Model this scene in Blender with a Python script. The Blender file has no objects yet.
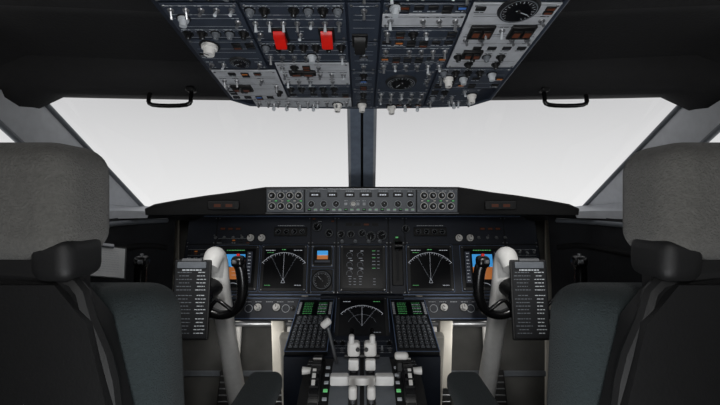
import bpy, bmesh, math, random
from mathutils import Matrix, Vector
Z0 = 1.25   # eye height above cockpit floor; geometry below is written relative to it
random.seed(7)
sc = bpy.context.scene
sc.view_settings.view_transform = 'Standard'

# ------------------------------------------------------------ materials
def lin(c):
    return tuple(((x/255)/12.92 if x/255 <= .04045 else ((x/255+.055)/1.055)**2.4) for x in c)
MATS = {}
def mat(name, rgb, rough=.5, metal=0, var=.12, scale=40, bump=0., emit=0., sheen=0, bscale=None, spec=None):
    m = bpy.data.materials.new(name); m.use_nodes = True
    nt = m.node_tree; b = nt.nodes['Principled BSDF']
    c = lin(rgb)
    tc = nt.nodes.new('ShaderNodeTexCoord')
    n = nt.nodes.new('ShaderNodeTexNoise'); n.inputs['Scale'].default_value = scale; n.inputs['Detail'].default_value = 5
    nt.links.new(tc.outputs['Object'], n.inputs['Vector'])
    r = nt.nodes.new('ShaderNodeValToRGB')
    r.color_ramp.elements[0].color = tuple(x*(1-var) for x in c)+(1,)
    r.color_ramp.elements[1].color = tuple(min(1, x*(1+var)) for x in c)+(1,)
    r.color_ramp.elements[0].position = .3; r.color_ramp.elements[1].position = .7
    nt.links.new(n.outputs['Fac'], r.inputs['Fac'])
    nt.links.new(r.outputs['Color'], b.inputs['Base Color'])
    b.inputs['Roughness'].default_value = rough; b.inputs['Metallic'].default_value = metal
    if spec is not None: b.inputs['Specular IOR Level'].default_value = spec
    if sheen: b.inputs['Sheen Weight'].default_value = sheen
    if emit:
        b.inputs['Emission Color'].default_value = c+(1,); b.inputs['Emission Strength'].default_value = emit
    if bump:
        n2 = nt.nodes.new('ShaderNodeTexNoise'); n2.inputs['Scale'].default_value = bscale or scale*6; n2.inputs['Detail'].default_value = 6
        nt.links.new(tc.outputs['Object'], n2.inputs['Vector'])
        bp = nt.nodes.new('ShaderNodeBump'); bp.inputs['Strength'].default_value = bump; bp.inputs['Distance'].default_value = .004
        nt.links.new(n2.outputs['Fac'], bp.inputs['Height']); nt.links.new(bp.outputs['Normal'], b.inputs['Normal'])
    MATS[name] = m
    return m
mat('navy', (50, 58, 71), .5, bump=.05)
mat('navy_dark', (22, 29, 42), .5)
mat('panel_gray', (188, 191, 196), .5)
mat('mcp_gray', (104, 109, 115), .45)
mat('seam', (12, 14, 18), .6)
mat('rim_blue', (108, 128, 162), .4)
mat('black', (11, 11, 12), .5)
mat('black_gloss', (10, 10, 11), .25)
mat('black_soft', (17, 17, 18), .75, bump=.2)
mat('screen', (8, 10, 14), .3, spec=.2)
mat('white', (232, 230, 226), .4, var=.04)
mat('offwhite', (235, 234, 231), .42, var=.05)
mat('metal', (150, 152, 155), .35, metal=.8)
mat('label', (190, 195, 200), .6)
mat('red', (215, 26, 16), .35)
mat('amber', (170, 98, 40), .4, emit=.2)
mat('amber_dim', (92, 46, 26), .4, emit=.08)
mat('blue_lit', (60, 98, 160), .4, emit=.3)
mat('green_lit', (95, 180, 110), .4, emit=.5)
mat('white_lit', (205, 210, 220), .4, emit=.45)
mat('dim_lit', (145, 150, 160), .4, emit=.3)
mat('sky_lit', (58, 145, 210), .4, emit=.8, var=.02)
mat('earth_lit', (190, 112, 55), .4, emit=.55, var=.02)
mat('tape_lit', (50, 55, 66), .4, emit=.2)
mat('fleece', (86, 85, 82), .95, var=.14, scale=160, bump=.8, bscale=320, sheen=.12)
mat('fabric', (40, 49, 51), .95, var=.14, scale=200, bump=.8, bscale=380, sheen=.06)
mat('shell', (12, 12, 13), .6, bump=.1)
mat('liner', (24, 24, 26), .8, bump=.3, bscale=150)
mat('pillar', (192, 195, 200), .5, var=.06)
mat('post', (138, 150, 168), .5)
mat('wall', (34, 35, 38), .75, bump=.2)
mat('cream', (222, 218, 208), .7, var=.1, scale=8)
mat('bulkhead', (84, 84, 82), .8, var=.3, scale=6)
mat('floor', (92, 90, 86), .8, var=.2, scale=14, bump=.4)
mat('reflection_white', (235, 236, 234), .8, var=.03)  # white of a reflection, painted on the added board
g = bpy.data.materials.new('glass'); g.use_nodes = True
nt = g.node_tree; nt.nodes.clear()
o = nt.nodes.new('ShaderNodeOutputMaterial'); mx = nt.nodes.new('ShaderNodeMixShader')
t = nt.nodes.new('ShaderNodeBsdfTransparent'); gl = nt.nodes.new('ShaderNodeBsdfGlossy')
gl.inputs['Roughness'].default_value = .02; mx.inputs[0].default_value = .03
nt.links.new(t.outputs[0], mx.inputs[1]); nt.links.new(gl.outputs[0], mx.inputs[2]); nt.links.new(mx.outputs[0], o.inputs[0])
MATS['glass'] = g

# ------------------------------------------------------------ mesh builder
def frame(o, u, v):
    u = Vector(u).normalized(); v = Vector(v).normalized(); w = u.cross(v)
    M = Matrix.Identity(4)
    for i in range(3):
        M[i][0] = u[i]; M[i][1] = v[i]; M[i][2] = w[i]; M[i][3] = o[i]
    return M
I4 = Matrix.Identity(4)
class MB:
    def __init__(s):
        s.v = []; s.f = []; s.m = []; s.names = []
    def mi(s, n):
        if n not in s.names: s.names.append(n)
        return s.names.index(n)
    def add(s, vs, fs, m, M=I4):
        k = len(s.v); i = s.mi(m)
        s.v += [tuple(M @ Vector(p)) for p in vs]
        for f in fs:
            s.f.append([k+a for a in f]); s.m.append(i)
    def box(s, c, d, m, M=I4, bev=0, seg=1, R=None, taper=None):
        T = M @ Matrix.Translation(c)
        if R is not None: T = T @ R
        if not bev:
            x, y, z = d[0]/2, d[1]/2, d[2]/2
            vs = [(-x,-y,-z),(x,-y,-z),(x,y,-z),(-x,y,-z),(-x,-y,z),(x,-y,z),(x,y,z),(-x,y,z)]
            s.add(vs, [(0,3,2,1),(4,5,6,7),(0,1,5,4),(1,2,6,5),(2,3,7,6),(3,0,4,7)], m, T); return
        bm = bmesh.new(); bmesh.ops.create_cube(bm, size=1)
        for v in bm.verts:
            v.co = Vector((v.co.x*d[0], v.co.y*d[1], v.co.z*d[2]))
            if taper and v.co.z > 0: v.co.x *= taper
        bmesh.ops.bevel(bm, geom=bm.edges[:], offset=bev, segments=seg, profile=.5, affect='EDGES')
        bm.verts.index_update()
        s.add([v.co[:] for v in bm.verts], [[v.index for v in f.verts] for f in bm.faces], m, T)
        bm.free()
    def cyl(s, p0, p1, r0, r1, m, M=I4, n=14):
        p0 = Vector(p0); p1 = Vector(p1); d = (p1-p0).normalized()
        a = d.orthogonal().normalized(); b = d.cross(a)
        vs = []
        for p, r in ((p0, r0), (p1, r1)):
            for i in range(n):
                t = 2*math.pi*i/n
                vs.append(p + a*math.cos(t)*r + b*math.sin(t)*r)
        fs = [(i, (i+1) % n, n+(i+1) % n, n+i) for i in range(n)]
        fs += [list(range(n))[::-1], list(range(n, 2*n))]
        s.add(vs, fs, m, M)
    def tube(s, pts, rs, m, M=I4, n=12, sub=5, flat=1.0):
        P = [Vector(p) for p in pts]
        if not isinstance(rs, (list, tuple)): rs = [rs]*len(P)
        Q = []; R = []
        for i in range(len(P)-1):
            a = P[max(0, i-1)]; b = P[i]; c = P[i+1]; d = P[min(len(P)-1, i+2)]
            for k in range(sub):
                t = k/sub
                Q.append(.5*((2*b)+(c-a)*t+(2*a-5*b+4*c-d)*t*t+(3*b-a-3*c+d)*t**3)); R.append(rs[i]*(1-t)+rs[i+1]*t)
        Q.append(P[-1]); R.append(rs[-1])
        vs = []; prev = None
        for i, q in enumerate(Q):
            d = (Q[min(i+1, len(Q)-1)]-Q[max(i-1, 0)]).normalized()
            a = d.orthogonal().normalized() if prev is None else (prev-d*prev.dot(d)).normalized()
            prev = a; b = d.cross(a)
            for j in range(n):
                t = 2*math.pi*j/n
                vs.append(q+a*math.cos(t)*R[i]+b*math.sin(t)*R[i]*flat)
        fs = []
        for i in range(len(Q)-1):
            for j in range(n):
                fs.append((i*n+j, i*n+(j+1) % n, (i+1)*n+(j+1) % n, (i+1)*n+j))
        fs += [list(range(n))[::-1], list(range((len(Q)-1)*n, len(Q)*n))]
        s.add(vs, fs, m, M)
    def ball(s, c, r, m, M=I4, n=14):
        bm = bmesh.new(); bmesh.ops.create_uvsphere(bm, u_segments=n, v_segments=n//2+2, radius=1)
        if not isinstance(r, (tuple, list)): r = (r, r, r)
        bm.verts.index_update()
        s.add([(v.co.x*r[0]+c[0], v.co.y*r[1]+c[1], v.co.z*r[2]+c[2]) for v in bm.verts], [[v.index for v in f.verts] for f in bm.faces], m, M)
        bm.free()
    def prism(s, poly, w0, w1, m, M=I4):
        n = len(poly)
        vs = [(p[0], p[1], w0) for p in poly]+[(p[0], p[1], w1) for p in poly]
        fs = [(i, (i+1) % n, n+(i+1) % n, n+i) for i in range(n)]+[list(range(n))[::-1], list(range(n, 2*n))]
        s.add(vs, fs, m, M)
    def grid(s, rows, m, M=I4):
        n = len(rows[0]); vs = [p for r in rows for p in r]; fs = []
        for i in range(len(rows)-1):
            for j in range(n-1):
                fs.append((i*n+j, i*n+j+1, (i+1)*n+j+1, (i+1)*n+j))
        s.add(vs, fs, m, M)
    def rect(s, u0, u1, v0, v1, w, m, M):
        s.add([(u0, v0, w), (u1, v0, w), (u1, v1, w), (u0, v1, w)], [(0, 1, 2, 3)], m, M)
    def line(s, a, b, wd, w, m, M):
        a = Vector((a[0], a[1])); b = Vector((b[0], b[1])); d = (b-a).normalized()*wd/2; q = Vector((-d.y, d.x))
        s.add([(*(a-q), w), (*(b-q), w), (*(b+q), w), (*(a+q), w)], [(0, 1, 2, 3)], m, M)
    def arc(s, cu, cv, r, a0, a1, wd, w, m, M, n=28):
        pt = []
        for i in range(n+1):
            t = math.radians(a0+(a1-a0)*i/n); c, q = math.cos(t), math.sin(t)
            pt += [(cu+c*(r-wd/2), cv+q*(r-wd/2), w), (cu+c*(r+wd/2), cv+q*(r+wd/2), w)]
        s.add(pt, [(2*i, 2*i+1, 2*i+3, 2*i+2) for i in range(n)], m, M)
    def done(s, name, solid=0):
        vs = [Vector(p)+Vector((0, 0, Z0)) for p in s.v]
        lo = Vector([min(p[i] for p in vs) for i in range(3)]); hi = Vector([max(p[i] for p in vs) for i in range(3)])
        c = (lo+hi)/2
        me = bpy.data.meshes.new(name); me.from_pydata([p-c for p in vs], [], s.f)
        for n in s.names: me.materials.append(MATS[n])
        me.polygons.foreach_set('material_index', s.m)
        me.polygons.foreach_set('use_smooth', [True]*len(s.f))
        me.update()
        me.set_sharp_from_angle(angle=math.radians(38))
        ob = bpy.data.objects.new(name, me); ob.location = c
        sc.collection.objects.link(ob)
        if solid:
            md = ob.modifiers.new('solid', 'SOLIDIFY'); md.thickness = solid; md.offset = 0
        w = ob.modifiers.new('wn', 'WEIGHTED_NORMAL'); w.keep_sharp = True
        return ob

# ------------------------------------------------------------ instrument parts
def label(b, M, u, v, wd, w=.0005, h=.0026, m='label'):
    x = u-wd/2
    while x < u+wd/2-.002:
        l = random.uniform(.004, .011); l = min(l, u+wd/2-x)
        b.rect(x, x+l, v-h/2, v+h/2, w, m, M); x += l+.0022
def toggle(b, M, u, v, w0=0, up=None, k=1.0, m='metal'):
    up = random.choice((-.5, .5, .5)) if up is None else up
    b.cyl((u, v, w0), (u, v, w0+.003*k), .006*k, .005*k, 'metal', M, 10)
    b.cyl((u, v, w0+.002), (u, v+up*.012*k, w0+.014*k), .0018*k, .003*k, m, M, 8)
def bat(b, M, u, v, w0=0, k=1.0, m='white'):
    b.cyl((u, v, w0), (u, v, w0+.004), .008*k, .0065*k, 'metal', M, 10)
    b.cyl((u, v, w0+.003), (u, v+.002, w0+.018*k), .004*k, .0068*k, m, M, 12)
    b.ball((u, v+.002, w0+.018*k), .0068*k, m, M, 10)
def knob(b, M, u, v, r=.009, h=.014, m='black', w0=0, ang=None, ring=True):
    if ring: b.cyl((u, v, w0), (u, v, w0+.0015), r*1.45, r*1.45, 'seam', M, 16)
    b.cyl((u, v, w0+.001), (u, v, w0+h*.35), r*1.15, r*1.1, m, M, 16)
    b.cyl((u, v, w0+h*.3), (u, v, w0+h), r*.85, r*.72, m, M, 16)
    a = random.uniform(.3, 2.8) if ang is None else ang
    b.line((u, v), (u+math.cos(a)*r*.75, v+math.sin(a)*r*.75), r*.22, w0+h+.0004, 'label' if m != 'white' else 'black', M)
def gauge(b, M, u, v, r, w0=0, m='label'):
    b.cyl((u, v, w0), (u, v, w0+.004), r*1.18, r*1.1, 'seam', M, 28)
    b.cyl((u, v, w0+.004), (u, v, w0+.0045), r, r, 'screen', M, 28)
    b.arc(u, v, r*.98, 0, 360, r*.07, w0+.005, 'mcp_gray', M)
    for i in range(20):
        a = math.radians(i*15-60); q = .78 if i % 2 else .7
        b.line((u+math.cos(a)*r*q, v+math.sin(a)*r*q), (u+math.cos(a)*r*.88, v+math.sin(a)*r*.88), r*.04, w0+.005, m, M)
    a = random.uniform(0, 6)
    b.line((u-math.cos(a)*r*.2, v-math.sin(a)*r*.2), (u+math.cos(a)*r*.65, v+math.sin(a)*r*.65), r*.07, w0+.0055, 'label', M)
    b.cyl((u, v, w0+.004), (u, v, w0+.007), r*.12, r*.1, 'black', M, 10)
def annun(b, M, u, v, w, h, m, w0=0):
    b.box((u, v, w0+.0015), (w, h, .003), 'black', M, bev=.0006)
    b.rect(u-w*.38, u+w*.38, v-h*.3, v+h*.3, w0+.0033, m, M)
def guard(b, M, u, v, w0=0, m='red'):
    b.box((u, v, w0+.002), (.03, .045, .004), 'black', M, bev=.001)
    b.add([(u-.0105, v-.018, w0+.004), (u+.0105, v-.018, w0+.004), (u+.0105, v+.016, w0+.004), (u-.0105, v+.016, w0+.004),
           (u-.0105, v-.018, w0+.02), (u+.0105, v-.018, w0+.02), (u+.0105, v+.010, w0+.012), (u-.0105, v+.010, w0+.012)],
          [(4, 5, 6, 7), (0, 1, 5, 4), (1, 2, 6, 5), (2, 3, 7, 6), (3, 0, 4, 7)], m, M)
    b.box((u, v-.02, w0+.016), (.018, .006, .006), m, M, bev=.001)
def plate(b, M, u0, u1, v0, v1, m, th=.004, screws=True):
    b.box(((u0+u1)/2, (v0+v1)/2, th/2), (u1-u0, v1-v0, th), m, M, bev=.0012)
    if screws:
        for x in (u0+.006, u1-.006):
            for y in (v0+.006, v1-.006):
                b.cyl((x, y, th), (x, y, th+.0012), .003, .0026, 'metal', M, 8)
                b.line((x-.002, y-.001), (x+.002, y+.001), .0007, th+.0014, 'black', M)
def fill(b, M, u0, u1, v0, v1, th=.004, skip=(), kinds=None, light=False, pu=.025, pv=.030):
    nu = max(1, int((u1-u0-.012)/pu)); nv = max(1, int((v1-v0-.006)/pv))
    for j in range(nv):
        kind = random.choice(kinds or ['toggle', 'toggle', 'ann', 'ann', 'knob', 'mix', 'mix'])
        v = v0+(v1-v0)*(j+.5)/nv
        if random.random() < .6:
            ul, ur = u0+.008, u1-.008
            m = 'seam' if light else 'label'
            for q in (-1, 1): b.line((ul, v+q*pv*.44), (ur, v+q*pv*.44), .0008, th+.0004, m, M)
        for i in range(nu):
            u = u0+(u1-u0)*(i+.5)/nu
            if any(abs(u-s[0]) < s[2]+.008 and abs(v-s[1]) < s[2]+.01 for s in skip): continue
            k = kind if kind != 'mix' else random.choice(['toggle', 'ann', 'knob', 'none'])
            if random.random() < (.25 if light else .08): continue
            lm = 'seam' if light else 'label'
            if k == 'toggle':
                toggle(b, M, u, v, th, k=1.0, m=random.choice(('metal', 'metal', 'label')))
                label(b, M, u, v+.012, .016, th+.0005, .0022, m=lm)
                if random.random() < .6: label(b, M, u, v-.012, .011, th+.0005, .002, m=lm)
            elif k == 'ann':
                annun(b, M, u, v+.004, .017, .0095, random.choice(['amber_dim', 'navy_dark', 'blue_lit', 'seam', 'seam', 'navy_dark', 'amber_dim', 'seam', 'mcp_gray', 'seam', 'amber']), th)
                if random.random() < .5: annun(b, M, u, v-.007, .017, .0085, random.choice(['amber_dim', 'navy_dark', 'seam']), th)
                else: label(b, M, u, v-.0075, .018, th+.0005, .0022, m=lm)
            elif k == 'knob':
                knob(b, M, u, v, .0068, .011, random.choice(('black', 'black', 'mcp_gray')), th)
                label(b, M, u, v+.013, .016, th+.0005, .0022, m=lm)
                for a in (.6, 1.2, 1.9, 2.5):
                    b.line((u+math.cos(a)*.0105, v+math.sin(a)*.0105), (u+math.cos(a)*.0125, v+math.sin(a)*.0125), .001, th+.0005, lm, M)

# ------------------------------------------------------------ overhead panel
b = MB()
M = frame((-.004, 1.10, .268), (1, 0, 0), (0, -1, .153))
poly = [(-.346, .04), (-.305, 0), (-.16, -.014), (0, -.02), (.16, -.014), (.305, 0), (.346, .04), (.346, .80), (-.346, .80)]
b.prism(poly, -.20, 0, 'navy_dark', M)
for i in range(len(poly)-1):
    p, q = poly[i], poly[i+1]
    b.cyl((p[0]*.99, p[1]+.004, .001), (q[0]*.99, q[1]+.004, .001), .004, .004, 'navy', M, 8)
big = [(-.298, .31, .022), (-.257, .246, .022), (-.15, .35, .02), (-.062, .35, .02), (.097, .15, .04), (.27, .425, .03), (.0, .33, .015)]
PL = [(-.335,-.205,.215,.33,'navy'),(-.335,-.205,.335,.44,'navy'),(-.20,-.025,.245,.325,'navy'),(-.20,-.025,.33,.44,'navy'),
      (-.335,-.19,.045,.205,'panel_gray'),(-.185,-.025,.135,.238,'panel_gray'),(-.185,-.025,.058,.13,'navy'),(-.285,-.025,-.004,.052,'panel_gray'),
      (-.02,.035,-.01,.10,'navy'),(-.02,.035,.105,.2,'navy'),(-.02,.035,.205,.32,'navy'),(-.02,.035,.325,.44,'navy'),
      (.04,.185,.372,.41,'panel_gray'),(.04,.185,.414,.44,'navy'),(.04,.185,.21,.366,'navy'),(.04,.17,.1,.205,'navy'),(.04,.17,-.008,.095,'navy'),
      (.19,.338,.22,.44,'panel_gray'),(.175,.338,.115,.215,'navy'),(.175,.30,.012,.11,'navy')]
for r in range(3):
    for a0, a1 in ((-.335, -.20), (-.195, -.025), (-.02, .035), (.04, .185), (.19, .335)):
        PL.append((a0, a1, .446+r*.112, .446+r*.112+.108, random.choice(('navy', 'navy', 'panel_gray')) if r else 'navy'))
for p in PL:
    plate(b, M, p[0], p[1], p[2], p[3], p[4])
    fill(b, M, p[0], p[1], p[2], p[3], skip=big, light=p[4] == 'panel_gray', pu=.024 if p[4] == 'panel_gray' else .022, pv=.028)
knob(b, M, -.298, .31, .014, .02, 'white', .004)
gauge(b, M, -.257, .246, .019, .004)
guard(b, M, -.15, .35, .004); guard(b, M, -.062, .35, .004)
gauge(b, M, .097, .15, .032, .004); gauge(b, M, .27, .425, .030, .004)
guard(b, M, .0, .33, .004, 'black')
for (u, v, w, h) in ((.225, .36, .045, .04), (.3, .36, .045, .04), (.23, .28, .04, .03), (-.29, .12, .05, .03), (-.13, .2, .06, .02)):
    b.box((u, v, .007), (w, h, .006), 'black', M, bev=.0012)
    for k in (-1, 1): annun(b, M, u+k*w*.22, v, w*.36, h*.6, 'amber_dim', .01)
for u, v in ((-.235,.012),(-.20,.010),(-.165,.01),(-.128,.008),(.122,.004),(.155,.006),(.25,.025),(.285,.05)):
    bat(b, M, u, v, .004, .75, 'label')
for u, v in ((-.062, .016), (.004, .016), (.085, .0), (.285, .075), (.205,.17)):
    knob(b, M, u, v, .0105, .022, 'white', .004)
for u, v in ((-.1, .27), (.3,.19), (-.31, .40), (.06,.43), (.24,.17)):
    knob(b, M, u, v, .0085, .016, 'label', .004)
b.done('overhead_panel')

# ------------------------------------------------------------ glareshield
b = MB()
half = [(0, 1.62, .064), (.2, 1.62, .064), (.392, 1.62, .063), (.44, 1.618, .056), (.52, 1.605, .042), (.62, 1.585, .028), (.72, 1.555, .010), (.79, 1.52, -.006), (.815, 1.5, -.022)]
edge = [(-x, y, z) for x, y, z in half[::-1]][:-1]+half
rows = [[], [], [], [], [], []]
for x, y, z in edge:
    a = abs(x)
    rows[0].append((x*1.02, 2.03-.3*a, max(.03-.05*a, -.02) if z > -.02 else -.03))
    rows[1].append((x*1.01, y+.12, z+.0))
    rows[2].append((x, y+.004, z))
    rows[3].append((x, y, z-.006))
    rows[4].append((x, y+.012, z-.012 if a < .395 else min(z-.012, -.047)))
    rows[5].append((x, 1.84-.2*a*a, -.058))
b.grid(rows[:5], 'black_soft')
lo = [(x, y+.006, -.047) for x, y, z in edge]
mid = [(x, y+.002, (z-.01 if abs(x) > .39 else -.040)) for x, y, z in edge]
b.grid([mid, lo, rows[5]], 'black_soft')
for s in (-1, 1):
    Mw = frame((s*.55, 1.595, -.012), (1, -s*.12, 0), (0, 0, 1))
    b.box((0, 0, .004), (.12, .034, .02), 'black', Mw, bev=.003)
    for k in (-1, 1): annun(b, Mw, k*.022, .0, .034, .02, 'amber_dim', .014)
b.done('glareshield')

# mode control panel under the glareshield lip
b = MB()
M = frame((0, 1.622, -.042), (1, 0, 0), (0, 0, 1))
b.box((0, .049, -.05), (.782, .094, .1), 'seam', M, bev=.003)
plate(b, M, -.386, -.235, .003, .094, 'mcp_gray'); plate(b, M, -.230, .218, .003, .094, 'mcp_gray'); plate(b, M, .223, .386, .003, .094, 'mcp_gray')
for s in (-.31, .305):
    for j, v in enumerate((.070, .027)):
        for i in range(4):
            u = s-.054+i*.036
            knob(b, M, u, v, .0095, .018, 'black', .004)
            b.arc(u, v, .014, 0, 360, .0022, .0062, 'white', M)
            b.cyl((u, v, .02), (u, v, .0228), .004, .004, 'panel_gray', M, 8)
    for i in range(6): annun(b, M, s-.062+i*.025, .0485, .013, .007, 'green_lit' if i % 2 else 'white', .004)
    for i in range(5): label(b, M, s-.056+i*.028, .0885, .018, .0045, .0035)
for u, w in ((-.190, .045), (-.12, .04), (-.05, .04), (.015, .05), (.085, .045), (.145, .04), (.195, .026)):
    b.box((u, .073, .006), (w, .018, .006), 'black', M, bev=.001)
    label(b, M, u, .073, w*.6, .0095, .005, 'white_lit')
    label(b, M, u, .088, w*.8, .0045, .0035)
KN = (-.205, -.155, -.105, -.035, .04, .09, .145, .195)
for u in KN:
    knob(b, M, u, .036, .0088, .02, 'white' if u == -.035 else 'black', .004)
    b.arc(u, .036, .013, 0, 360, .0016, .0062, 'label', M)
for i in range(18):
    u = -.212+i*.0245
    b.box((u, .0125, .007), (.014, .010, .006), 'panel_gray' if i % 3 else 'black', M, bev=.0015); b.rect(u-.004, u+.004, .0135, .0152, .0105, 'green_lit', M)
    if min(abs(u-x) for x in KN) > .018:
        b.box((u, .036, .007), (.012, .012, .008), 'panel_gray', M, bev=.0015); label(b, M, u, .049, .014, .0045, .0025)
b.line((-.386, .0965), (.386, .0965), .003, .008, 'metal', M)
b.box((0, -.0015, .002), (.78, .004, .012), 'metal', M, bev=.001)
b.done('mode_control_panel')

# ------------------------------------------------------------ main instrument panel
def bezel(b, M, u, v, s, w0=.004):
    b.box((u, v, w0+.004), (s, s, .01), 'black', M, bev=.004, seg=2)
    for k in ((-1, -1), (1, -1), (1, 1), (-1, 1)):
        b.cyl((u+k[0]*s*.46, v+k[1]*s*.46, w0+.008), (u+k[0]*s*.46, v+k[1]*s*.46, w0+.0102), .003, .003, 'metal', M, 8)
    q = s*.43
    b.rect(u-q, u+q, v-q, v+q, w0+.0095, 'screen', M)
    for e in (((-s/2, s/2), (s/2, s/2)), ((-s/2, -s/2), (s/2, -s/2)), ((-s/2, -s/2), (-s/2, s/2)), ((s/2, -s/2), (s/2, s/2))):
        b.line((u+e[0][0], v+e[0][1]), (u+e[1][0], v+e[1][1]), .0036, w0+.0025, 'rim_blue', M)
    return w0+.0102
def nd(b, M, u, v, s):
    w = bezel(b, M, u, v, s)
    cy = v-.27*s; R = .60*s
    b.arc(u, cy, R, 38, 142, .0012, w, 'white_lit', M)
    for i in range(21):
        a = math.radians(40+i*5); l = .03*s if i % 2 else .05*s
        b.line((u+math.cos(a)*R, cy+math.sin(a)*R), (u+math.cos(a)*(R-l), cy+math.sin(a)*(R-l)), .001, w, 'white_lit', M)
    b.line((u, cy), (u, cy+R), .0008, w, 'white_lit', M)
    for a in (62, 118):
        a = math.radians(a); b.line((u, cy), (u+math.cos(a)*R, cy+math.sin(a)*R), .0006, w, 'dim_lit', M)
    for a, c in (((u-.04*s, cy-.05*s), (u, cy+.05*s)), ((u+.04*s, cy-.05*s), (u, cy+.05*s)), ((u-.04*s, cy-.05*s), (u+.04*s, cy-.05*s))):
        b.line(a, c, .0011, w, 'white_lit', M)
    label(b, M, u-.3*s, v+.38*s, .2*s, w, .0025, 'white_lit'); label(b, M, u-.3*s, v+.33*s, .14*s, w, .002, 'green_lit')
    label(b, M, u+.3*s, v+.38*s, .18*s, w, .0022, 'white_lit'); label(b, M, u, v+.395*s, .1*s, w, .003, 'green_lit')
    label(b, M, u-.32*s, v-.37*s, .14*s, w, .002, 'green_lit'); label(b, M, u+.32*s, v-.37*s, .14*s, w, .002, 'white_lit')
def pfd(b, M, u, v, s):
    w = bezel(b, M, u, v, s)
    b.rect(u-.25*s, u+.2*s, v+.02*s, v+.3*s, w, 'sky_lit', M); b.rect(u-.25*s, u+.2*s, v-.25*s, v+.02*s, w, 'earth_lit', M)
    b.line((u-.25*s, v+.02*s), (u+.2*s, v+.02*s), .0014, w+.0003, 'white_lit', M)
    for k in (-.16, -.08, .1, .18): b.line((u-.025*s-.05*s, v+k*s), (u-.025*s+.05*s, v+k*s), .001, w+.0003, 'white_lit', M)
    for k in (-1, 1): b.box((u-.025*s+k*.12*s, v+.02*s, w+.0006), (.08*s, .014*s, .0006), 'black', M)
    b.rect(u-.41*s, u-.29*s, v-.33*s, v+.36*s, w, 'tape_lit', M); b.rect(u+.24*s, u+.36*s, v-.33*s, v+.36*s, w, 'tape_lit', M)
    for i in range(9):
        for x in (-.35, .3): label(b, M, u+x*s, v+(-.28+i*.075)*s, .06*s, w+.0003, .0022, 'white_lit')
    b.arc(u-.03*s, v-.55*s, .22*s, 40, 140, .0014, w, 'white_lit', M)
    label(b, M, u-.02*s, v+.39*s, .4*s, w, .003, 'green_lit')
def eicas(b, M, u, v, s):
    w = bezel(b, M, u, v, s)
    for y in (.27, .06, -.12):
        for x in (-.29, -.06):
            b.arc(u+x*s, v+y*s, .06*s, -10, 215, .0007, w, 'dim_lit', M)
            b.rect(u+(x-.03)*s, u+(x+.05)*s, v+(y-.07)*s, v+(y-.058)*s, w, 'dim_lit', M)
            b.rect(u+(x+.01)*s, u+(x+.07)*s, v+(y+.09)*s, v+(y+.10)*s, w, 'white_lit', M)
    for j in range(6):
        b.rect(u+.2*s, u+.27*s, v+(.36-.075*j)*s, v+(.372-.075*j)*s, w, random.choice(('amber', 'dim_lit', 'green_lit')), M)
        b.rect(u+.31*s, u+.36*s, v+(.36-.075*j)*s, v+(.370-.075*j)*s, w, 'dim_lit', M)
    for j in range(3):
        for x in (-.3, -.2, -.08, .22): b.rect(u+x*s, u+(x+.05)*s, v+(-.24-.06*j)*s, v+(-.23-.06*j)*s, w, 'dim_lit', M)

b = MB()
M = frame((0, 1.75, -.40), (1, 0, 0), (0, .1, .34))
b.prism([(-.80, -.005), (.80, -.005), (.80, .24), (.74, .352), (-.74, .352), (-.80, .24)], -.03, 0, 'seam', M)
for a0, a1 in ((-.795, -.665), (-.66, -.235), (-.23, -.118), (-.113, .118), (.123, .193), (.198, .645), (.65, .795)):
    plate(b, M, a0, a1, .0, .215, 'navy_dark'); plate(b, M, a0+.0, a1, .22, .345, 'navy_dark')
pfd(b, M, -.56, .112, .2); nd(b, M, -.347, .112, .205); eicas(b, M, .004, .112, .205); nd(b, M, .302, .112, .205); pfd(b, M, .54, .112, .2)
w = bezel(b, M, -.176, .165, .09)
b.rect(-.176-.024, -.176+.024, .168, .188, w, 'sky_lit', M); b.rect(-.176-.024, -.176+.024, .150, .168, w, 'earth_lit', M)
b.line((-.196, .168), (-.156, .168), .0018, w+.0004, 'white_lit', M); b.rect(-.21, -.142, .136, .145, w, 'tape_lit', M)
b.box((-.176, .058, .006), (.096, .096, .012), 'black', M, bev=.004, seg=2)
for e in ((-.224, .01, -.128, .01), (-.224, .106, -.128, .106), (-.224, .01, -.224, .106), (-.128, .01, -.128, .106)):
    b.line(e[:2], e[2:], .003, .0065, 'rim_blue', M)
gauge(b, M, -.176, .058, .038, .0125)
b.box((.158, .13, .008), (.05, .19, .008), 'black', M, bev=.003)
b.box((.158, .13, .0125), (.012, .15, .002), 'seam', M)
b.cyl((.158, .19, .01), (.158, .2, .075), .006, .006, 'metal', M); b.cyl((.142, .2, .08), (.174, .2, .08), .017, .017, 'black_gloss', M, 18)
for i, (x, y) in enumerate(((.148, .235), (.168, .235), (.158, .25))): annun(b, M, x, y, .016, .011, 'green_lit' if i == 2 else 'seam', .004)
for u, v, r in ((-.205, .300, .02), (-.15, .27, .018), (-.095, .265, .017), (-.05, .265, .017), (-.0, .27, .017), (.04, .255, .022), (.09, .26, .022), (.20, .29, .017)):
    gauge(b, M, u, v, r, .004)
for s, c in ((-1, -.325), (1, .31)):
    b.box((c, .275, .008), (.15, .04, .01), 'black', M, bev=.003)
    for i in range(4): gauge(b, M, c-.054+i*.036, .275, .012, .013)
    label(b, M, c, .305, .12, .0045)
    for x in (.13, .18):
        knob(b, M, c+s*x, .248, .014, .022, 'white', .004)
    for x in (.24, .275, .31): annun(b, M, c+s*x, .29, .026, .014, 'amber_dim', .004)
    for x in (.22, .26, .30, .34): toggle(b, M, c+s*x, .25, .004, k=1.2)
for u in (-.06, -.02, .02, .06): annun(b, M, u, .31, .03, .014, random.choice(('amber_dim', 'seam')), .004)
for u in (-.09, -.03, .03, .08): knob(b, M, u, .232, .008, .014, 'mcp_gray', .004)
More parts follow.
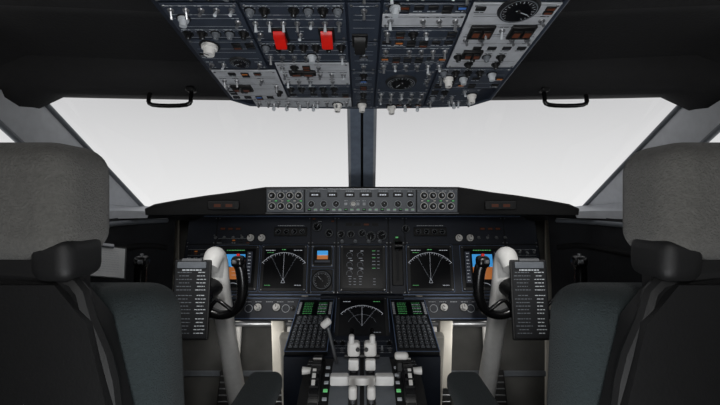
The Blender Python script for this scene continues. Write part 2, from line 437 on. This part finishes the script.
fill(b, M, -.66, -.5, .225, .24, kinds=['ann']); fill(b, M, -.235, -.12, .32, .345, kinds=['ann'])
fill(b, M, -.79, -.67, .02, .2, kinds=['knob', 'toggle', 'ann']); fill(b, M, .66, .79, .02, .2, kinds=['knob', 'toggle', 'ann'])
b.line((-.80, -.004), (.80, -.004), .004, .002, 'rim_blue', M); b.line((-.74, .35), (.74, .35), .004, .002, 'rim_blue', M)
for s in (-1, 1):
    M2 = frame((s*.40, 1.712, -.505), (1, 0, 0), (0, .036, .094))
    b.box((0, .05, -.02), (.45, .1, .04), 'navy_dark', M2, bev=.006, seg=2)
    b.line((-.22, .008), (.22, .008), .003, .0015, 'rim_blue', M2); b.line((-.22, .094), (.22, .094), .003, .0015, 'rim_blue', M2)
    for x in (-.05, .03) if s < 0 else (-.045, .04): knob(b, M2, x, .055, .014, .024, 'white', 0)
    for x in (-.16, -.12, .1, .15, .19): knob(b, M2, x, .05, .009, .014, 'black', 0)
    for x in (-.19, -.09, .07): b.arc(x, .05, .016, 0, 360, .002, .001, 'label', M2)
    for i in range(9): label(b, M2, -.19+i*.047, .078, .03, .0015)
    b.box((-s*.185, .05, .004), (.05, .06, .008), 'black', M2, bev=.003)
    label(b, M2, -s*.185, .05, .03, .0085, .006, 'green_lit')
b.box((0, 1.735, -.425), (.36, .03, .05), 'navy_dark', bev=.004)
for i in range(7): bat(b, frame((0, 1.718, -.425), (1, 0, 0), (0, 0, 1)), -.14+i*.047, 0, 0, .7, 'metal')
b.done('main_instrument_panel')

# ------------------------------------------------------------ centre pedestal
b = MB()
Mx = Matrix(((0, 0, 1, 0), (1, 0, 0, 0), (0, 1, 0, 0), (0, 0, 0, 1)))   # local (y,z,x)
b.prism([(1.35, -.522), (1.69, -.427), (1.69, -1.25), (1.45, -1.25), (1.35, -.70)], -.265, .265, 'navy_dark', Mx)
M = frame((0, 1.345, -.5195), (1, 0, 0), (0, .355, .0965))
for s in (-1, 1):
    c = s*.19
    b.box((c, .182, .008), (.146, .352, .018), 'seam', M, bev=.005, seg=2)
    b.rect(c-.052, c+.052, .235, .335, .0175, 'screen', M)
    for k in range(7):
        y = .327-k*.0135
        label(b, M, c-.028, y, .036, .018, .0024, 'green_lit'); label(b, M, c+.03, y, .034, .018, .0024, 'white_lit' if k % 2 else 'green_lit')
        for q in (-1, 1): b.box((c+q*.062, y, .019), (.01, .008, .004), 'panel_gray', M, bev=.001)
    for j in range(3):
        for i in range(6): b.box((c-.052+i*.0208, .218-j*.019, .0195), (.016, .0135, .006), 'mcp_gray', M, bev=.0012); b.rect(c-.052+i*.0208-.0068, c-.052+i*.0208+.0068, .218-j*.019-.0055, .218-j*.019+.0055, .0226, 'black', M); label(b, M, c-.052+i*.0208, .218-j*.019, .009, .0228, .0028)
    for j in range(7):
        for i in range(7):
            x = c-.056+i*.0187; y = .156-j*.0205
            b.box((x, y, .0195), (.0135, .0145, .006), 'mcp_gray', M, bev=.0015)
            b.rect(x-.0055, x+.0055, y-.006, y+.006, .0226, 'black', M)
            label(b, M, x, y, .006, .0228, .0035)
    for e in ((c-.073, .006, c+.073, .006), (c-.073, .357, c+.073, .357), (c-.072, .006, c-.072, .357), (c+.072, .006, c+.072, .357)):
        b.line(e[:2], e[2:], .0026, .0178, 'rim_blue', M)
M3 = frame((0, 1.46, -.505), (1, 0, 0), (0, .17, .112))
b.box((0, .103, -.03), (.216, .214, .062), 'navy_dark', M3, bev=.004)
w = bezel(b, M3, 0, .103, .205, 0)
b.arc(0, .06, .10, 35, 145, .0011, w, 'white_lit', M3, 40); b.arc(0, .06, .055, 20, 160, .0006, w, 'dim_lit', M3, 40)
for i in range(23):
    a = math.radians(35+i*5); l = .004 if i % 2 else .008
    b.line((math.cos(a)*.10, .06+math.sin(a)*.10), (math.cos(a)*(.10-l), .06+math.sin(a)*(.10-l)), .0009, w, 'white_lit', M3)
b.line((0, .06), (0, .16), .0008, w, 'white_lit', M3); b.line((0, .06), (.055, .143), .0007, w, 'dim_lit', M3); b.line((0, .06), (-.055, .143), .0007, w, 'dim_lit', M3)
label(b, M3, -.06, .18, .03, w, .0025, 'white_lit'); label(b, M3, .06, .18, .03, w, .0025, 'green_lit'); label(b, M3, .055, .03, .03, w, .0025, 'dim_lit')
fill(b, M, -.11, .11, .01, .09, kinds=['knob', 'toggle'])
b.done('center_pedestal')

# ------------------------------------------------------------ throttle quadrant
b = MB()
prof = [(1.342, -.56), (1.342, -.533), (1.30, -.508), (1.2, -.495), (1.1, -.508), (1.0, -.54), (.9, -.60), (.5, -.64), (.5, -1.25), (1.342, -1.25)]
b.prism(prof, -.17, .17, 'black_soft', Mx)
for s in (-1, 1):
    x0, x1 = sorted((s*.006, s*.088))
    b.prism([(p[0], p[1]+.006) for p in prof[1:6]]+[(1.0, -.56), (1.342, -.56)], x0, x1, 'mcp_gray', Mx)
    x0, x1 = sorted((s*.012, s*.036))
    b.prism([(p[0], p[1]+.009) for p in prof[1:6]]+[(1.0, -.56), (1.342, -.56)], x0, x1, 'black', Mx)
    x = s*.128
    b.cyl((x-.013, 1.15, -.58), (x+.013, 1.15, -.58), .13, .13, 'black_gloss', n=48)
    b.cyl((x-.015, 1.15, -.58), (x+.015, 1.15, -.58), .115, .115, 'black', n=48)
    for k in range(40):
        a = 2*math.pi*k/40
        b.box((x, 1.15+math.cos(a)*.13, -.58+math.sin(a)*.13), (.024, .006, .006), 'black_soft' if k % 10 else 'white', bev=.001, R=Matrix.Rotation(a, 4, 'X'))
    b.box((x+s*.002, 1.08, -.4705), (.010, .05, .004), 'white', bev=.001, R=Matrix.Rotation(.55, 4, 'X'))
    b.cyl((x+s*.012, 1.13, -.475), (x+s*.04, 1.13, -.475), .008, .011, 'white')
    # thrust levers
    x = s*.024
    b.box((x, 1.165, -.485), (.014, .02, .08), 'metal', bev=.003)
    b.box((x, 1.155, -.421), (.036, .034, .042), 'white', bev=.009, seg=3)
    b.box((x+s*.006, 1.15, -.393), (.016, .022, .026), 'offwhite', bev=.006, seg=3)
    b.box((x, 1.136, -.460), (.030, .018, .032), 'offwhite', bev=.005, seg=2)
    b.cyl((x-s*.012, 1.137, -.418), (x-s*.012, 1.134, -.418), .006, .006, 'black')
    b.tube([(x+s*.006, 1.20, -.44), (x+s*.006, 1.215, -.405), (x+s*.006, 1.2, -.382)], .006, 'black_gloss')
    # fuel cutoff levers
    b.cyl((x, 1.04, -.55), (x, 1.035, -.495), .006, .006, 'metal'); b.box((x, 1.035, -.492), (.022, .022, .034), 'white', bev=.007, seg=3)
    b.box((s*.062, 1.10, -.486), (.052, .03, .028), 'offwhite', bev=.006, seg=2)
b.box((0, 1.105, -.492), (.16, .022, .022), 'white', bev=.005, seg=2)
b.cyl((-.05, 1.15, -.44), (.05, 1.15, -.44), .008, .008, 'black')
b.cyl((-.075, 1.22, -.50), (-.102, 1.2, -.375), .005, .005, 'metal'); b.box((-.108, 1.2, -.362), (.034, .02, .022), 'white', bev=.008, seg=3, R=Matrix.Rotation(-.7, 4, 'Y'))
b.cyl((.105, 1.15, -.51), (.108, 1.14, -.44), .006, .006, 'metal'); b.box((.112, 1.138, -.436), (.040, .022, .020), 'white', bev=.008, seg=3)
b.box((.106, 1.13, -.462), (.02, .018, .03), 'black', bev=.004)
for s in (-1, 1):
    Mq = frame((s*.098, 1.08, -.504), (1, 0, 0), (0, .1, .03))
    for k in range(5): b.box((0, -.04+k*.03, .004), (.012, .01, .004), 'green_lit' if k == 1 else 'label', Mq, bev=.001)
    Mq = frame((s*.153, 1.22, -.492), (1, 0, 0), (0, .1, -.01))
    for k in range(4): label(b, Mq, 0, -.08+k*.03, .02, .004, .003)
Mr = frame((0, .52, -.638), (1, 0, 0), (0, .38, .038))
for s in (-1, 1):
    for j in range(3):
        plate(b, Mr, min(s*.01, s*.16), max(s*.01, s*.16), .01+j*.12, .12+j*.12, 'navy'); fill(b, Mr, min(s*.01, s*.16), max(s*.01, s*.16), .01+j*.12, .12+j*.12)
b.done('throttle_quadrant')

# ------------------------------------------------------------ control yokes
def yoke(s):
    b = MB(); X = s*.515 - (.005 if s < 0 else .004)
    P = lambda x, y, z: (X+s*x, y, z)      # +x = outboard
    b.tube([P(-.026, 1.30, -.215), P(-.027, 1.335, -.180), P(-.026, 1.37, -.205), P(-.024, 1.40, -.30), P(-.014, 1.50, -.50), P(.008, 1.66, -.75), P(.02, 1.80, -1.0), P(.02, 1.86, -1.245)],
           [.026, .032, .034, .034, .034, .038, .044, .055], 'offwhite', n=18, sub=6)
    b.cyl(P(-.022, 1.40, -.285), P(-.022, 1.405, -.305), .0355, .0355, 'mcp_gray', n=20)
    b.box(P(.02, 1.84, -1.215), (.12, .16, .07), 'black_soft', bev=.015, seg=2)
    b.cyl(P(-.0, 1.255, -.30), P(-.012, 1.38, -.285), .034, .034, 'black', n=20)
    b.cyl(P(-.0, 1.235, -.30), P(-.0, 1.262, -.30), .048, .05, 'black_gloss', n=24)
    b.box(P(0, 1.245, -.335), (.10, .034, .06), 'black', bev=.012, seg=3)
    for k in (-1, 1):
        pts = [P(k*.03, 1.25, -.335), P(k*.08, 1.245, -.350), P(k*.122, 1.235, -.338), P(k*.148, 1.225, -.305), P(k*.156, 1.22, -.255), P(k*.153, 1.215, -.205), P(k*.146, 1.212, -.185)]
        b.tube(pts, [.018, .014, .014, .015, .017, .018, .018], 'black_gloss', n=14, sub=6)
        b.box(P(k*.146, 1.21, -.178), (.038, .042, .034), 'black_gloss', bev=.012, seg=3)
        b.box(P(k*.14, 1.19, -.177), (.014, .012, .012), 'metal', bev=.003)
        b.cyl(P(k*.146, 1.21, -.165), P(k*.146, 1.21, -.155), .006, .005, 'red' if k < 0 else 'metal', n=10)
        for q in range(3): b.ball(P(k*.156, 1.234, -.235-.024*q), (.014, .012, .011), 'black_gloss')
        b.tube([P(k*.05, 1.235, -.33), P(k*.075, 1.225, -.30), P(k*.105, 1.22, -.315), P(k*.125, 1.228, -.335)], .006, 'black_gloss')
    Mc = frame(P(0, 1.205, -.413), (1, 0, 0), (0, .03, .235))
    b.box((0, .118, 0), (.114, .24, .012), 'black', Mc, bev=.0055, seg=2)
    b.box((0, .118, .0065), (.102, .226, .002), 'seam', Mc, bev=.0008)
    b.box((0, .222, .010), (.088, .020, .008), 'mcp_gray', Mc, bev=.003, seg=2)
    b.cyl((-.03, .236, .008), (.03, .236, .008), .006, .006, 'metal', Mc)
    b.box((0, .1, -.018), (.04, .06, .03), 'black', Mc, bev=.004)
    y = .2
    for i in range(17):
        if i in (6, 12): y -= .006
        label(b, Mc, -.022, y, random.uniform(.03, .052), .0078, .0024, 'dim_lit' if 0 else 'mcp_gray'); label(b, Mc, .03, y, random.uniform(.02, .034), .0078, .0024)
        y -= .0105
    label(b, Mc, 0, .207, .06, .0078, .004)
    b.done('control_yoke')
yoke(-1); yoke(1)

# ------------------------------------------------------------ pilot seats
def seat(s):
    b = MB(); X = -.547 if s < 0 else .56
    P = lambda x, y, z: (X+s*x, y, z)
    b.box(P(0, .60, .002), (.290, .130, .168), 'fleece', bev=.040, seg=8)
    b.box(P(0, .553, -.0), (.20, .03, .12), 'shell', bev=.012, seg=3)
    for k in (-1, 1):
        b.box(P(k*.118, .585, -.080), (.06, .085, .062), 'shell', bev=.02, seg=4)
        b.box(P(k*.125, .59, -.14), (.03, .03, .12), 'shell', bev=.008, seg=2)
    b.box(P(0, .59, -.10), (.22, .05, .06), 'shell', bev=.015, seg=3)
    b.box(P(0, .685, -.46), (.50, .125, .64), 'fabric', bev=.052, seg=8, taper=.90)
    Ms = frame(P(0, .60, 0), (1, 0, 0), (0, 0, 1))
    b.prism([(-.21, -.8), (.21, -.8), (.20, -.32), (.165, -.17), (.12, -.115), (-.12, -.115), (-.165, -.17), (-.20, -.32)], -.012, .045, 'shell', Ms)
    b.tube([P(-.20, .585, -.79), P(-.19, .58, -.32), P(-.155, .575, -.17), P(-.11, .575, -.11), P(.11, .575, -.11), P(.155, .575, -.17), P(.19, .58, -.32), P(.20, .585, -.79)], .012, 'shell', sub=4, n=8)
    b.box(P(0, .56, -.45), (.22, .02, .25), 'shell', bev=.008, seg=2)
    b.box(P(0, .98, -.80), (.48, .48, .12), 'fabric', bev=.045, seg=5)
    b.box(P(0, .95, -.885), (.44, .46, .06), 'shell', bev=.01, seg=2)
    for k in (-1, 1):
        xx = .305 if k < 0 else .285
        b.box(P(k*xx, .87, -.452), (.085, .30, .055), 'fabric', bev=.02, seg=4)
        b.box(P(k*.27, .70, -.50), (.03, .12, .07), 'shell', bev=.012, seg=2)
        b.box(P(k*.265, .86, -.5), (.025, .26, .03), 'shell', bev=.006)
        b.box(P(k*.20, .93, -1.07), (.05, .36, .33), 'shell', bev=.01)
        b.box(P(k*.20, .93, -1.235), (.07, .6, .03), 'metal', bev=.004)
    b.cyl(P(0, .93, -1.24), P(0, .93, -.9), .07, .06, 'shell', n=20)
    b.done('pilot_seat')
seat(-1); seat(1)

# ------------------------------------------------------------ cabin shell
b = MB(); b.box((0, .72, -1.275), (2.04, 2.86, .05), 'floor'); b.done('floor')
b = MB(); b.box((0, -.70, -.33), (2.04, .04, 1.9), 'wall'); b.done('wall_back')
b = MB(); b.box((0, 2.13, -.66), (2.04, .04, 1.18), 'bulkhead')
for x in (-.98, -.70, -.30, .0, .30, .70, .98): b.box((x, 2.105, -.66), (.035, .012, 1.16), 'cream', bev=.004)
for z in (-.60, -.90): b.box((0, 2.105, z), (1.98, .010, .03), 'mcp_gray', bev=.003)
b.done('wall_front')
xs = [-1.0, -.93]+[-.93+.93*2*i/14 for i in range(1, 14)]+[.93, 1.0]
r0 = []; r1 = []; r2 = []
for x in xs:
    a = abs(x)
    y, z = (2.08-.3*a/.93, .02-.04*a/.93) if a <= .93 else (1.55, -.03)
    r0.append((x, y, z)); r1.append((x, y+.01, -.075)); r2.append((x, 2.11, -.075))
b = MB(); b.grid([r0, r1, r2], 'wall'); b.done('trim_4', solid=.014)
for s in (-1, 1):
    b = MB(); x = s*1.01
    Ms = frame((x, 0, 0), (0, 1, 0), (0, 0, 1))
    b.prism([(-.68, -1.25), (2.11, -1.25), (2.11, -.07), (1.56, -.035), (-.68, -.035)], -.010, .010, 'wall', Ms)
    b.prism([(-.68, -.035), (.0, -.035), (.0, .30), (-.68, .30)], -.010, .010, 'wall', Ms)
    b.prism([(-.68, .29), (1.02, .29), (1.02, .40), (-.68, .40)], -.010, .010, 'liner', Ms)
    b.prism([(.50, -.035), (.56, -.035), (.54, .29), (.48, .29)], -.0095, .0095, 'pillar', Ms)
    b.done('wall_left' if s < 0 else 'wall_right')
# A pillars: main spar, edge beads and the flared foot running down beside the glareshield
for i, s in enumerate((-1, 1)):
    b = MB()
    dx = 0 if s < 0 else .012
    Bo = (s*.945+dx, 1.75, -.03); To = (s*.972+dx, 1.2, .325); Bi = (s*1.0, 1.52, -.04); Ti = (s*1.0, .98, .30)
    inn = lambda p, d: (p[0], p[1]-d*.8, p[2]-d*.3)
    m1 = tuple((Bo[k]+Bi[k])/2 for k in range(3)); m2 = tuple((To[k]+Ti[k])/2 for k in range(3))
    b.grid([[Bo, To], [inn(Bo, .008), inn(To, .008)], [inn(m1, .03), inn(m2, .03)], [inn(Bi, .008), inn(Ti, .008)], [Bi, Ti], [Bo, To]], 'pillar')
    b.tube([inn(Bo, .006), inn(To, .006)], .009, 'mcp_gray', sub=1)
    b.tube([inn(Bi, .006), inn(Ti, .006)], .009, 'mcp_gray', sub=1)
    b.grid([[(s*.80, 1.66, -.028), (s*.945, 1.74, -.015), (s*.985, 1.5, .0)], [(s*.82, 1.55, -.035), (s*.90, 1.50, -.03), (s*.985, 1.40, -.03)], [(s*.83, 1.545, -.06), (s*.90, 1.495, -.06), (s*.985, 1.395, -.06)]], 'pillar')
    b.done('trim_%d' % (i+1))
# centre post
b = MB()
Mp = frame((0, 2.05, -.0), (1, 0, 0), (0, -.60, .40))
for k in (-1, 1): b.prism([(k*.006, 0), (k*.064, 0), (k*.052, .72), (k*.005, .72)][::k], -.03, .03, 'post', Mp)
b.prism([(-.006, 0), (.006, 0), (.005, .72), (-.005, .72)], -.03, .018, 'black', Mp)
for k in (-1, 1): b.prism([(k*.054, 0), (k*.066, 0), (k*.054, .72), (k*.043, .72)][::k], .028, .034, 'pillar', Mp)
b.done('trim_3')
# ceiling
b = MB(); rows = []
NX = 24
spec = [(0, 0, 0), (-.02, .0, 0), (-.06, -.004, 0), (-.10, .012, 0), (-.12, .045, 0), (-.13, .08, 0), (-.20, .105, 0), (-.34, .12, .02), (-.42, .10, .03), (-.46, .125, .04), (-.62, .18, .08), (-.95, .21, .14), (-1.4, .22, .17), (-2.0, .22, .17)]
for dy, dz, drop in spec:
    row = []
    for i in range(NX+1):
        x = -1.0+2*i/NX; a = abs(x)
        y = 1.46-.26*a**1.2+dy; z = .378-.055*a+dz-drop*a**4-(.05 if a > .985 else 0)
        row.append((x, max(y, -.7), z))
    rows.append(row)
b.grid(rows, 'liner'); b.done('ceiling', solid=.012)
def quad(name, pts):
    b = MB(); b.add(pts, [(0, 1, 2, 3)], 'glass'); b.done(name)
quad('window_1', [(-.06, 2.06, .03), (-.92, 1.78, -.01), (-.95, 1.23, .315), (-.05, 1.48, .37)])
quad('window_2', [(.06, 2.06, .03), (.92, 1.78, -.01), (.95, 1.23, .315), (.05, 1.48, .37)])
quad('window_3', [(-1.01, 1.5, -.03), (-1.01, .02, -.03), (-1.01, .02, .29), (-1.01, .98, .29)])
quad('window_4', [(1.01, 1.5, -.03), (1.01, .02, -.03), (1.01, .02, .29), (1.01, .98, .29)])

# grab handles
for cx in (-.590, .625):
    b = MB(); y = 1.24
    b.tube([(cx-.060, y, .352), (cx-.064, y-.01, .325), (cx-.052, y-.015, .299), (cx+.052, y-.015, .299), (cx+.064, y-.01, .325), (cx+.060, y, .352)], [.0065]*6, 'black_gloss', sub=4)
    for k in (-1, 1): b.box((cx+k*.060, y+.0, .350), (.026, .03, .016), 'black', bev=.004)
    b.done('grab_handle')

# side consoles
for s in (-1, 1):
    b = MB()
    b.box((s*.955, .95, -.82), (.07, 1.05, .84), 'wall', bev=.02, seg=2)
    b.box((s*.952, .95, -.40), (.075, 1.05, .03), 'black_soft', bev=.01, seg=2)
    b.box((s*.972, .62, -.055), (.036, 1.4, .05), 'black_soft', bev=.012, seg=2)
    b.grid([[(s*.81, 1.74, -.06), (s*.81, 1.70, -.42)], [(s*.86, 1.60, -.05), (s*.87, 1.56, -.42)], [(s*.985, 1.30, -.07), (s*.985, 1.25, -.42)]], 'wall')
    b.tube([(s*.83, 1.69, -.19), (s*.875, 1.56, -.17), (s*.975, 1.31, -.19)], .012, 'black_soft')
    b.tube([(s*.82, 1.68, -.075), (s*.865, 1.56, -.075), (s*.975, 1.31, -.085)], .010, 'mcp_gray')
    b.cyl((s*.945, 1.20, -.384), (s*.945, 1.20, -.33), .03, .025, 'black_gloss', n=20)
    b.tube([(s*.945, 1.20, -.33), (s*.94, 1.20, -.25), (s*.925, 1.18, -.2)], [.012, .012, .018], 'black_gloss')
    Mt = frame((s*.952, .75, -.384), (1, 0, 0), (0, 1, 0))
    plate(b, Mt, -.03, .03, 0, .3, 'navy'); fill(b, Mt, -.03, .03, 0, .3)
    b.done('side_console')
# added board on a swing arm; its white sheet stands in for a reflection
b = MB()
Mc = frame((-.758, 1.17, -.172), (.75, .42, -.16), (-.25, .45, .32))
b.box((0, 0, 0), (.12, .15, .005), 'black', Mc, bev=.002); b.box((0, -.004, .004), (.11, .135, .003), 'reflection_white', Mc)
b.box((0, .066, .008), (.05, .016, .008), 'metal', Mc, bev=.002)
for i in range(10): label(b, Mc, -.005, .045-i*.0105, .09, .0058, .0012, 'panel_gray')
b.tube([(-.98, 1.24, -.20), (-.88, 1.24, -.22), (-.758, 1.19, -.182)], .007, 'black')
b.done('reflection_board')

# rudder pedals with support struts
for s in (-1, 1):
    b = MB()
    for k in (-.13, .13):
        x = s*.50+k
        b.box((x, 1.90, -.88), (.10, .03, .16), 'black', bev=.008, seg=2, R=Matrix.Rotation(-.35, 4, 'X'))
        for j in range(5): b.box((x, 1.868+j*.009, -.93+j*.026), (.085, .006, .006), 'metal', bev=.001)
        b.tube([(x, 1.93, -.90), (x, 2.02, -.75), (x-s*.02, 1.98, -.56)], .016, 'offwhite')
    b.cyl((s*.50-.16, 1.98, -.60), (s*.50+.16, 1.98, -.60), .014, .014, 'metal')
    b.box((s*.385, 1.86, -.70), (.062, .03, .34), 'cream', bev=.008, seg=2, R=Matrix.Rotation(.12, 4, 'X'))
    b.box((s*.335, 1.80, -.82), (.05, .05, .50), 'cream', bev=.01, seg=2, R=Matrix.Rotation(.2, 4, 'X'))
    b.box((s*.50, 2.03, -1.16), (.38, .13, .18), 'cream', bev=.02, seg=2)
    b.done('rudder_pedals')

# ------------------------------------------------------------ world, lights, camera
w = bpy.data.worlds.new('sky'); sc.world = w; w.use_nodes = True
nt = w.node_tree; bg = nt.nodes['Background']
tc = nt.nodes.new('ShaderNodeTexCoord'); sp = nt.nodes.new('ShaderNodeSeparateXYZ'); cr = nt.nodes.new('ShaderNodeValToRGB')
nt.links.new(tc.outputs['Generated'], sp.inputs[0]); nt.links.new(sp.outputs['Z'], cr.inputs[0])
e = cr.color_ramp.elements
e[0].position = 0; e[0].color = (.84, .84, .84, 1); e[1].position = .32; e[1].color = (.48, .48, .49, 1)
x = cr.color_ramp.elements.new(.12); x.color = (.72, .72, .725, 1)
nt.links.new(cr.outputs[0], bg.inputs[0]); bg.inputs[1].default_value = 1.0
def area(name, loc, target, size, power, col=(1, 1, 1)):
    l = bpy.data.lights.new(name, 'AREA'); l.energy = power; l.size = size; l.color = col
    o = bpy.data.objects.new(name, l); o.location = (loc[0], loc[1], loc[2]+Z0)
    d = Vector(target)-Vector(loc); o.rotation_euler = d.to_track_quat('-Z', 'Y').to_euler(); sc.collection.objects.link(o)
area('dome_light', (0, -.35, .3), (0, 1.5, -.35), .25, 4.2, (1, .99, .97))
area('upward_fill', (0, .1, -.5), (0, .9, .3), .3, 4.2, (.96, .98, 1))  # unseen fill added low down to brighten the overhead panel's underside
for s in (-1, 1):
    area('footwell_light', (s*.55, 1.75, -.56), (s*.40, 2.0, -1.0), .12, .6, (1, .97, .93))
    l = bpy.data.lights.new('column_fill', 'SPOT'); l.energy = 20; l.spot_size = math.radians(24); l.spot_blend = .6; l.shadow_soft_size = .03; l.color = (1, .99, .97)  # unseen spot added above to brighten the yoke columns
    o = bpy.data.objects.new('column_fill', l); loc = Vector((s*.40, .50, .36)); tg = Vector((s*.46, 1.45, -.42))
    o.location = loc+Vector((0, 0, Z0)); o.rotation_euler = (tg-loc).to_track_quat('-Z', 'Y').to_euler(); sc.collection.objects.link(o)
cam = bpy.data.cameras.new('cam'); cam.sensor_width = 36; cam.lens = 20; cam.clip_start = .02
cam.shift_x = -2/720
co = bpy.data.objects.new('camera', cam); co.location = (0, 0, Z0); co.rotation_euler = (math.pi/2, 0, 0)
sc.collection.objects.link(co); sc.camera = co
